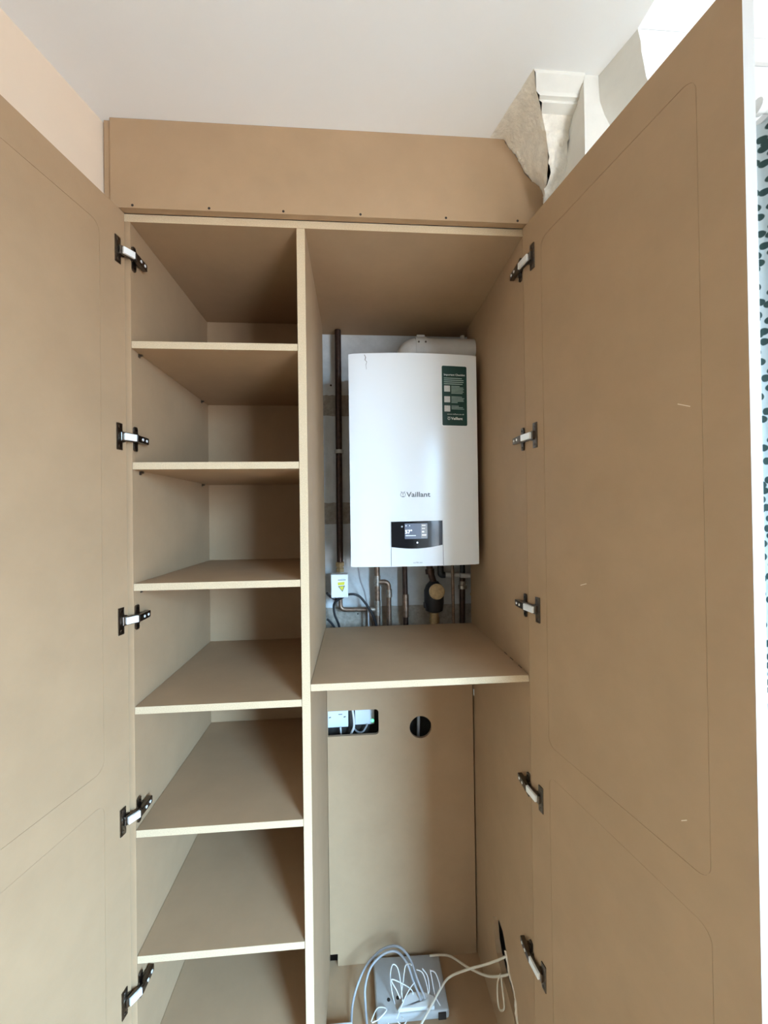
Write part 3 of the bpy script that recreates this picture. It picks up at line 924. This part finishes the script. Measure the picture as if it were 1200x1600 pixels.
p = Thing('straight_pipe', 'straight copper pipe with a thick solder sleeve left of the black filter', 'pipe', (0.736, PY, ZB), 'pipes around the boiler')
bm = new(); tube(bm, [(0.735, PY, 1.6235), (0.7375, PY, ZB)], 0.0105, 16); p.part('tube', bm, 'copper_dark', smooth=40)
bm = new(); lathe(bm, (0.737, PY, 1.395), (0, 0, 1), [(0, 0.0106), (0, 0.0135), (0.085, 0.0130), (0.09, 0.0106)], 16); p.part('sleeve', bm, 'copper', smooth=40)

p = Thing('filter', 'black round-bodied pipe filter with a brass cap under the boiler', 'filter', (0.848, 0.52, ZB))
FX, FY = 0.848, 0.530
bm = new()
lathe(bm, (FX, FY, 1.415), (0, 0, 1), [(0, 0.024), (0.006, 0.034), (0.035, 0.0385), (0.085, 0.0385), (0.105, 0.030), (0.120, 0.017)], 28)
box(bm, (FX - 0.041, FY - 0.012, 1.432), (FX - 0.033, FY + 0.012, 1.452), 0.002)
p.part('body', bm, 'black_plastic', smooth=40)
bm = new(); tube(bm, bend([(FX, FY, 1.53), (0.838, FY, 1.560), (0.826, FY, 1.6235)], 0.02, 6), 0.013, 14)
lathe(bm, (0.834, FY, 1.565), (-0.1, 0, 1), [(0, 0.0135), (0, 0.018), (0.018, 0.018), (0.018, 0.0135)], 16)
p.part('inlet', bm, 'copper_dark', smooth=40)
bm = new(); lathe(bm, (FX + 0.004, FY - 0.030, 1.500), (0.05, -1, 0.12), [(0, 0.030), (0.012, 0.030), (0.0125, 0.0262), (0.015, 0.0255), (0.0155, 0.0)], 28)
for f in bm.faces: f.material_index = 0
p.part('brass_cap', bm, 'brass', smooth=40, label='round brass cap')
bm = new(); lathe(bm, (FX, FY, ZB), (0, 0, 1), [(0, 0.0165), (0.10, 0.0165), (0.10, 0.021), (0.118, 0.021), (0.118, 0.018), (0.145, 0.018)], 20); p.part('brass_tail', bm, 'brass', smooth=35)
bm = new(); lathe(bm, (FX, FY, 1.378), (0, 0, 1), [(0, 0.0166), (0, 0.0195), (0.007, 0.0195), (0.007, 0.0166)], 20); p.part('steel_ring', bm, 'hinge_bright', smooth=35)

p = tag(link('thin_pipe', (lambda b: (tube(b, [(0.9215, 0.52, 1.6235), (0.923, 0.52, ZB)], 0.0062, 12), b)[1])(new()), 'copper', smooth=40),
        'thin bright copper pipe just right of the black filter', 'pipe', 'pipes around the boiler')
p = Thing('short_pipe', 'copper pipe with pale collar near the right side of the alcove', 'pipe', (0.966, PY, ZB), 'pipes around the boiler')
bm = new(); tube(bm, [(0.968, PY, 1.6235), (0.968, PY, 1.545)], 0.010, 14); p.part('tail', bm, 'black_plastic', smooth=40)
bm = new(); tube(bm, [(0.9675, PY, 1.545), (0.963, PY, ZB)], 0.0112, 14); p.part('tube', bm, 'copper_dark', smooth=40)
bm = new(); lathe(bm, (0.9675, PY, 1.500), (0, 0, 1), [(0, 0.0113), (0, 0.0175), (0.012, 0.0175), (0.016, 0.013), (0.03, 0.013), (0.03, 0.0113)], 16); p.part('collar', bm, 'solder', smooth=40)
p = Thing('condensate_pipe', 'white plastic waste pipe running sideways under the boiler with black elbow', 'pipe', (0.94, 0.545, 1.556), 'pipes around the boiler')
bm = new(); tube(bm, [(0.893, 0.545, 1.556), (0.953, 0.545, 1.5545)], 0.0095, 14); tube(bm, [(0.955, 0.528, 1.5545), (0.992, 0.528, 1.553)], 0.0095, 14)
p.part('tube', bm, 'flue_white', smooth=40)
bm = new(); tube(bm, bend([(0.879, 0.545, 1.6235), (0.879, 0.545, 1.556), (0.897, 0.545, 1.556)], 0.014, 6), 0.0125, 14); p.part('elbow', bm, 'black_plastic', smooth=40)
p = Thing('edge_pipe', 'thin pale pipe standing in the right rear corner above the boiler shelf', 'pipe', (1.006, 0.55, ZB), 'pipes around the boiler')
bm = new(); tube(bm, [(1.0105, 0.552, 1.6235), (1.0065, 0.552, ZB)], 0.0042, 10); p.part('tube', bm, 'flue_white', smooth=40)
bm = new(); lathe(bm, (1.0085, 0.552, 1.470), (0, 0, 1), [(0, 0.0043), (0, 0.0085), (0.01, 0.0085), (0.01, 0.0043)], 12); p.part('clip', bm, 'brass', smooth=40)

CP = {
'bl1':[(0.432,0.500,1.506),(0.444,0.510,1.490),(0.473,0.512,1.478),(0.515,0.500,1.498),(0.551,0.500,1.492),(0.580,0.505,1.458),(0.604,0.510,1.417),(0.619,0.520,1.369),(0.625,0.525,1.30)],
'bl2':[(0.478,0.495,1.486),(0.458,0.500,1.460),(0.460,0.505,1.423),(0.469,0.510,1.397),(0.476,0.520,1.369),(0.482,0.525,1.30)],
'bl3':[(0.431,0.506,1.404),(0.438,0.510,1.398),(0.459,0.520,1.367),(0.475,0.530,1.31)],
'gr':[(0.550,0.450,1.6235),(0.559,0.480,1.558),(0.576,0.510,1.502),(0.583,0.520,1.460),(0.588,0.526,1.420),(0.590,0.526,1.30)],
'loop1':[(0.500,0.260,0.106),(0.507,0.300,0.110),(0.512,0.360,0.122),(0.533,0.400,0.149),(0.568,0.430,0.179),(0.622,0.440,0.213),(0.678,0.430,0.229),(0.716,0.400,0.217),(0.737,0.360,0.187),(0.759,0.335,0.150)],
'loop2':[(0.566,0.260,0.106),(0.561,0.300,0.112),(0.556,0.350,0.129),(0.557,0.380,0.159),(0.579,0.410,0.189),(0.626,0.420,0.219),(0.671,0.410,0.233),(0.704,0.380,0.222),(0.721,0.360,0.188),(0.745,0.330,0.150)],
'out1':[(0.800,0.470,0.140),(0.841,0.470,0.139),(0.880,0.460,0.140),(0.925,0.370,0.195),(0.969,0.300,0.245),(0.994,0.207,0.353),(1.018,0.195,0.380)],
'out2':[(0.690,0.230,0.112),(0.730,0.280,0.123),(0.772,0.310,0.146),(0.818,0.340,0.176),(0.852,0.360,0.184),(0.903,0.325,0.244),(0.955,0.284,0.303),(0.994,0.239,0.369),(1.018,0.228,0.395)],
'hang':[(0.984,0.226,0.335),(0.982,0.246,0.285),(0.980,0.243,0.239),(0.981,0.227,0.222),(0.985,0.200,0.259),(0.985,0.204,0.290),(0.985,0.222,0.330)],
}


def cable(name, key, r, m, label, cat='cable', group=None):
    bm = new(); tube(bm, smooth_path(CP[key], 8), r, 8)
    return tag(link(name, bm, m, smooth=60), label, cat, group)


cable('power_cable', 'bl1', 0.0048, 'black_plastic', 'black cable arching from behind the white electrical box to the pipes', 'cable', 'black cables below the electrical box')
cable('power_cable', 'bl2', 0.0048, 'black_plastic', 'black cable curving down directly below the white electrical box', 'cable', 'black cables below the electrical box')
cable('power_cable', 'bl3', 0.0042, 'black_plastic', 'short black cable slanting down beside the divider at shelf level', 'cable', 'black cables below the electrical box')
cable('control_cable', 'gr', 0.0036, 'cable_grey', 'thin grey cable hanging from the left underside of the boiler')

# ------------------------------------------------------------------ sockets behind the cut-out
s = Thing('wall_socket', 'white wall socket plate at the left of the cut-out', 'socket', (0.463, 0.58, 0.957))
bm = new(); box(bm, (0.4215, 0.570, 0.9585), (0.5045, 0.5895, 1.050), 0.003); s.part('plate', bm, 'white_plastic')
for x in (0.4325, 0.4905):
    bm = new(); obox(bm, (x, 0.5696, 0.9995), (1, 0, 0.25), (0, 1, 0), (-0.25, 0, 1), 0.0042, 0.0006, 0.0018); s.part('screw_slot', bm, 'seam_dark')
bm = new(); box(bm, (0.466, 0.5694, 1.0085), (0.481, 0.5704, 1.0115)); s.part('switch_mark', bm, 'seam_dark')
s = Thing('fused_spur', 'white switch plate with a green light inside the cut-out', 'switch', (0.57, 0.58, 0.964))
bm = new(); box(bm, (0.5305, 0.570, 0.9645), (0.6085, 0.5895, 1.050), 0.003); s.part('plate', bm, 'white_plastic')
bm = new(); lathe(bm, (0.6005, 0.5698, 0.9790), (0, -1, 0), [(0, 0.0068), (0.0015, 0.0062), (0.0016, 0.0036)], 18); s.part('indicator_ring', bm, 'led_green')
bm = new(); lathe(bm, (0.6005, 0.5690, 0.9790), (0, -1, 0), [(0, 0.0034), (0.0008, 0.003)], 14); s.part('indicator_lamp', bm, 'screen_light')
CP['sk1'] = [(0.500,0.566,0.996),(0.508,0.556,1.000),(0.514,0.550,0.982),(0.512,0.548,0.940),(0.498,0.556,0.90),(0.490,0.56,0.86)]
CP['sk2'] = [(0.519,0.550,1.070),(0.5235,0.543,1.030),(0.527,0.540,0.998),(0.526,0.541,0.970),(0.514,0.545,0.940),(0.506,0.55,0.90)]
CP['sk3'] = [(0.524,0.560,0.962),(0.540,0.552,0.948),(0.560,0.550,0.947),(0.575,0.558,0.961),(0.580,0.562,0.972)]
CP['sk4'] = [(0.474,0.564,0.962),(0.476,0.555,0.94),(0.478,0.553,0.91),(0.478,0.555,0.86)]
cable('flex', 'sk2', 0.0042, 'cable_white', 'white flex hanging between the two plates in the cut-out', 'cable', 'flexes behind the lower panel')
cable('flex', 'sk3', 0.0032, 'cable_grey', 'thin flex looping under the plate with the green light', 'cable', 'flexes behind the lower panel')
cable('flex', 'sk4', 0.0034, 'cable_white', 'white flex dropping from the socket plate at the left of the cut-out', 'cable', 'flexes behind the lower panel')
bm = new(); tube(bm, smooth_path([(0.782, 0.553, 1.06), (0.783, 0.550, 0.98), (0.780, 0.552, 0.90)], 6), 0.006, 8)
tag(link('flex', bm, 'cable_grey', smooth=60), 'grey flex seen upright behind the round hole', 'cable', 'flexes behind the lower panel')

# ------------------------------------------------------------------ router, adapter and cables on the cupboard floor
r = Thing('router', 'pale grey router lying flat on the cupboard floor under tangled wires', 'router', (0.715, 0.40, 0.10))
bm = new()
vv, ff = box(bm, (0.592, 0.312, 0.1003), (0.838, 0.487, 0.130))
for v in bm.verts:
    if v.co.y > 0.4 and v.co.x < 0.7: v.co.x -= 0.004; v.co.y += 0.006
bmesh.ops.bevel(bm, geom=bm.edges[:], offset=0.008, segments=3, affect='EDGES', profile=0.5)
rb = r.part('body', bm, 'grey_plastic', smooth=40)
for x, y in ((0.636, 0.357), (0.668, 0.360)):
    bm = new(); lathe(bm, (x, y, 0.1302), (0, 0, 1), [(0, 0.006), (0.0006, 0.0055)], 12); r.part('port_hole', bm, 'hole_dark', rb)
bm = new()
top = [(0.664, 0.318), (0.788, 0.316), (0.792, 0.346), (0.760, 0.360), (0.715, 0.364), (0.690, 0.350)]
merge(bm, plate(top, [], lambda q: (q[0], q[1], 0.1303), (0, 0, 0.012)))
bmesh.ops.bevel(bm, geom=[e for e in bm.edges], offset=0.0025, segments=2, affect='EDGES', profile=0.5)
r.part('front_cover', bm, 'white_plastic', rb, label='white curved cover piece')
bm = new(); box(bm, (0.800, 0.309, 0.104), (0.826, 0.3125, 0.126)); r.part('socket_row', bm, 'hole_dark', rb)
bm = new(); box(bm, (0.432, 0.20, 0.1003), (0.512, 0.312, 0.128), 0.004)
ad = Thing('adapter', 'white power adapter at the foot of the divider beside the router', 'adapter', (0.47, 0.25, 0.10))
ab = ad.part('body', bm, 'white_plastic')
bm = new(); box(bm, (0.452, 0.225, 0.1281), (0.495, 0.285, 0.1287)); ad.part('rating_label', bm, 'grey_plastic', ab)

cable('router_cable', 'loop1', 0.0040, 'cable_grey', 'outer grey cable of the double loop standing over the router', 'cable', 'cables of the router')
cable('router_cable', 'loop2', 0.0040, 'cable_grey', 'inner grey cable of the double loop standing over the router', 'cable', 'cables of the router')
cable('router_cable', 'out1', 0.0036, 'cable_cream', 'cream cable from the router corner into the jagged hole', 'cable', 'cables of the router')
cable('router_cable', 'out2', 0.0036, 'cable_cream', 'cream cable crossing over the other on its way to the jagged hole', 'cable', 'cables of the router')
cable('cable_loop', 'hang', 0.0026, 'cable_cream', 'small bundle of cream cable hanging out of the jagged hole')
SW = {
's1':[(0.680,0.305,0.126),(0.656,0.345,0.130),(0.643,0.355,0.202),(0.651,0.365,0.238),(0.669,0.365,0.227),(0.677,0.345,0.199),(0.682,0.335,0.146)],
's2':[(0.674,0.345,0.145),(0.685,0.355,0.176),(0.696,0.365,0.229),(0.710,0.355,0.248),(0.715,0.345,0.254)],
's3':[(0.658,0.295,0.141),(0.683,0.325,0.158),(0.707,0.335,0.187),(0.724,0.335,0.206)],
's4':[(0.734,0.355,0.226),(0.753,0.345,0.225),(0.768,0.345,0.180),(0.771,0.340,0.159),(0.775,0.340,0.174),(0.771,0.350,0.206),(0.754,0.355,0.228)],
's5':[(0.783,0.365,0.210),(0.787,0.355,0.188),(0.794,0.335,0.156),(0.809,0.325,0.132)],
's6':[(0.781,0.355,0.219),(0.799,0.355,0.209),(0.810,0.345,0.186),(0.812,0.335,0.176)],
's7':[(0.574,0.325,0.103),(0.597,0.335,0.133),(0.627,0.325,0.138),(0.599,0.305,0.134),(0.576,0.295,0.137)],
's8':[(0.704,0.325,0.113),(0.676,0.305,0.105),(0.636,0.335,0.118),(0.631,0.305,0.104)],
's9':[(0.720,0.355,0.129),(0.713,0.355,0.162),(0.647,0.345,0.213),(0.663,0.335,0.184),(0.673,0.335,0.158)],
}
SWL = {
's1': 'white wire in a tall narrow loop at the left of the tangle',
's2': 'white wire standing upright in the middle of the tangle',
's3': 'white wire slanting across the front of the tangle',
's4': 'white wire in a short hooked loop right of the middle',
's5': 'white wire drooping to the right edge of the router',
's6': 'white wire bowed over the router\'s right half',
's7': 'white wire zigzagging at the router\'s left front corner',
's8': 'white wire zigzagging in front of the router',
's9': 'white wire crossing the tangle from right to left',
}
for k, pts in SW.items():
    CP[k] = pts
    cable('thin_wire', k, 0.0017, 'cable_white', SWL[k], 'wire', 'thin white wires tangled over the router')

# ------------------------------------------------------------------ curtain in the bay
def curtain():
    t = Thing('curtain', 'white curtain with dark green leaf print behind the right cupboard door', 'curtain', (1.42, -0.36, 0.05))
    bm = new(); uvl = bm.loops.layers.uv.new('UVMap')
    nx, nz = 60, 40; V = []; L = 0.42
    for i in range(nz + 1):
        z = 0.03 + (2.515 - 0.03) * i / nz; row = []
        pinch = 0.012 * (1 - i / nz)
        for j in range(nx + 1):
            u = j / nx; x = 1.284 + pinch + 0.30 * u
            y = -0.345 - 0.03 * u + 0.026 * math.sin(u * math.pi * 9 + 0.4) * (0.8 + 0.2 * math.sin(z * 2.2))
            row.append(bm.verts.new((x, y, z)))
        V.append(row)
    for i in range(nz):
        for j in range(nx):
            f = bm.faces.new([V[i][j], V[i][j + 1], V[i + 1][j + 1], V[i + 1][j]])
            for lp, (a, b) in zip(f.loops, ((i, j), (i, j + 1), (i + 1, j + 1), (i + 1, j))):
                lp[uvl].uv = (b / nx * L * 2.0, a / nz * 2.48)
    bmesh.ops.solidify(bm, geom=bm.faces[:], thickness=0.003)
    t.part('drape', bm, 'curtain', smooth=60)
    bm = new()
    lathe(bm, (1.272, -0.350, 2.527), (1, 0, 0), [(0, 0.004), (0.004, 0.013), (0.016, 0.013), (0.02, 0.009), (0.335, 0.009)], 14)
    t.part('pole', bm, 'white_gloss', smooth=40)
    for x in (1.31, 1.58):
        bm = new(); box(bm, (x, -0.352, 2.522), (x + 0.012, -0.2622, 2.534)); t.part('pole_bracket', bm, 'white_gloss')


curtain()
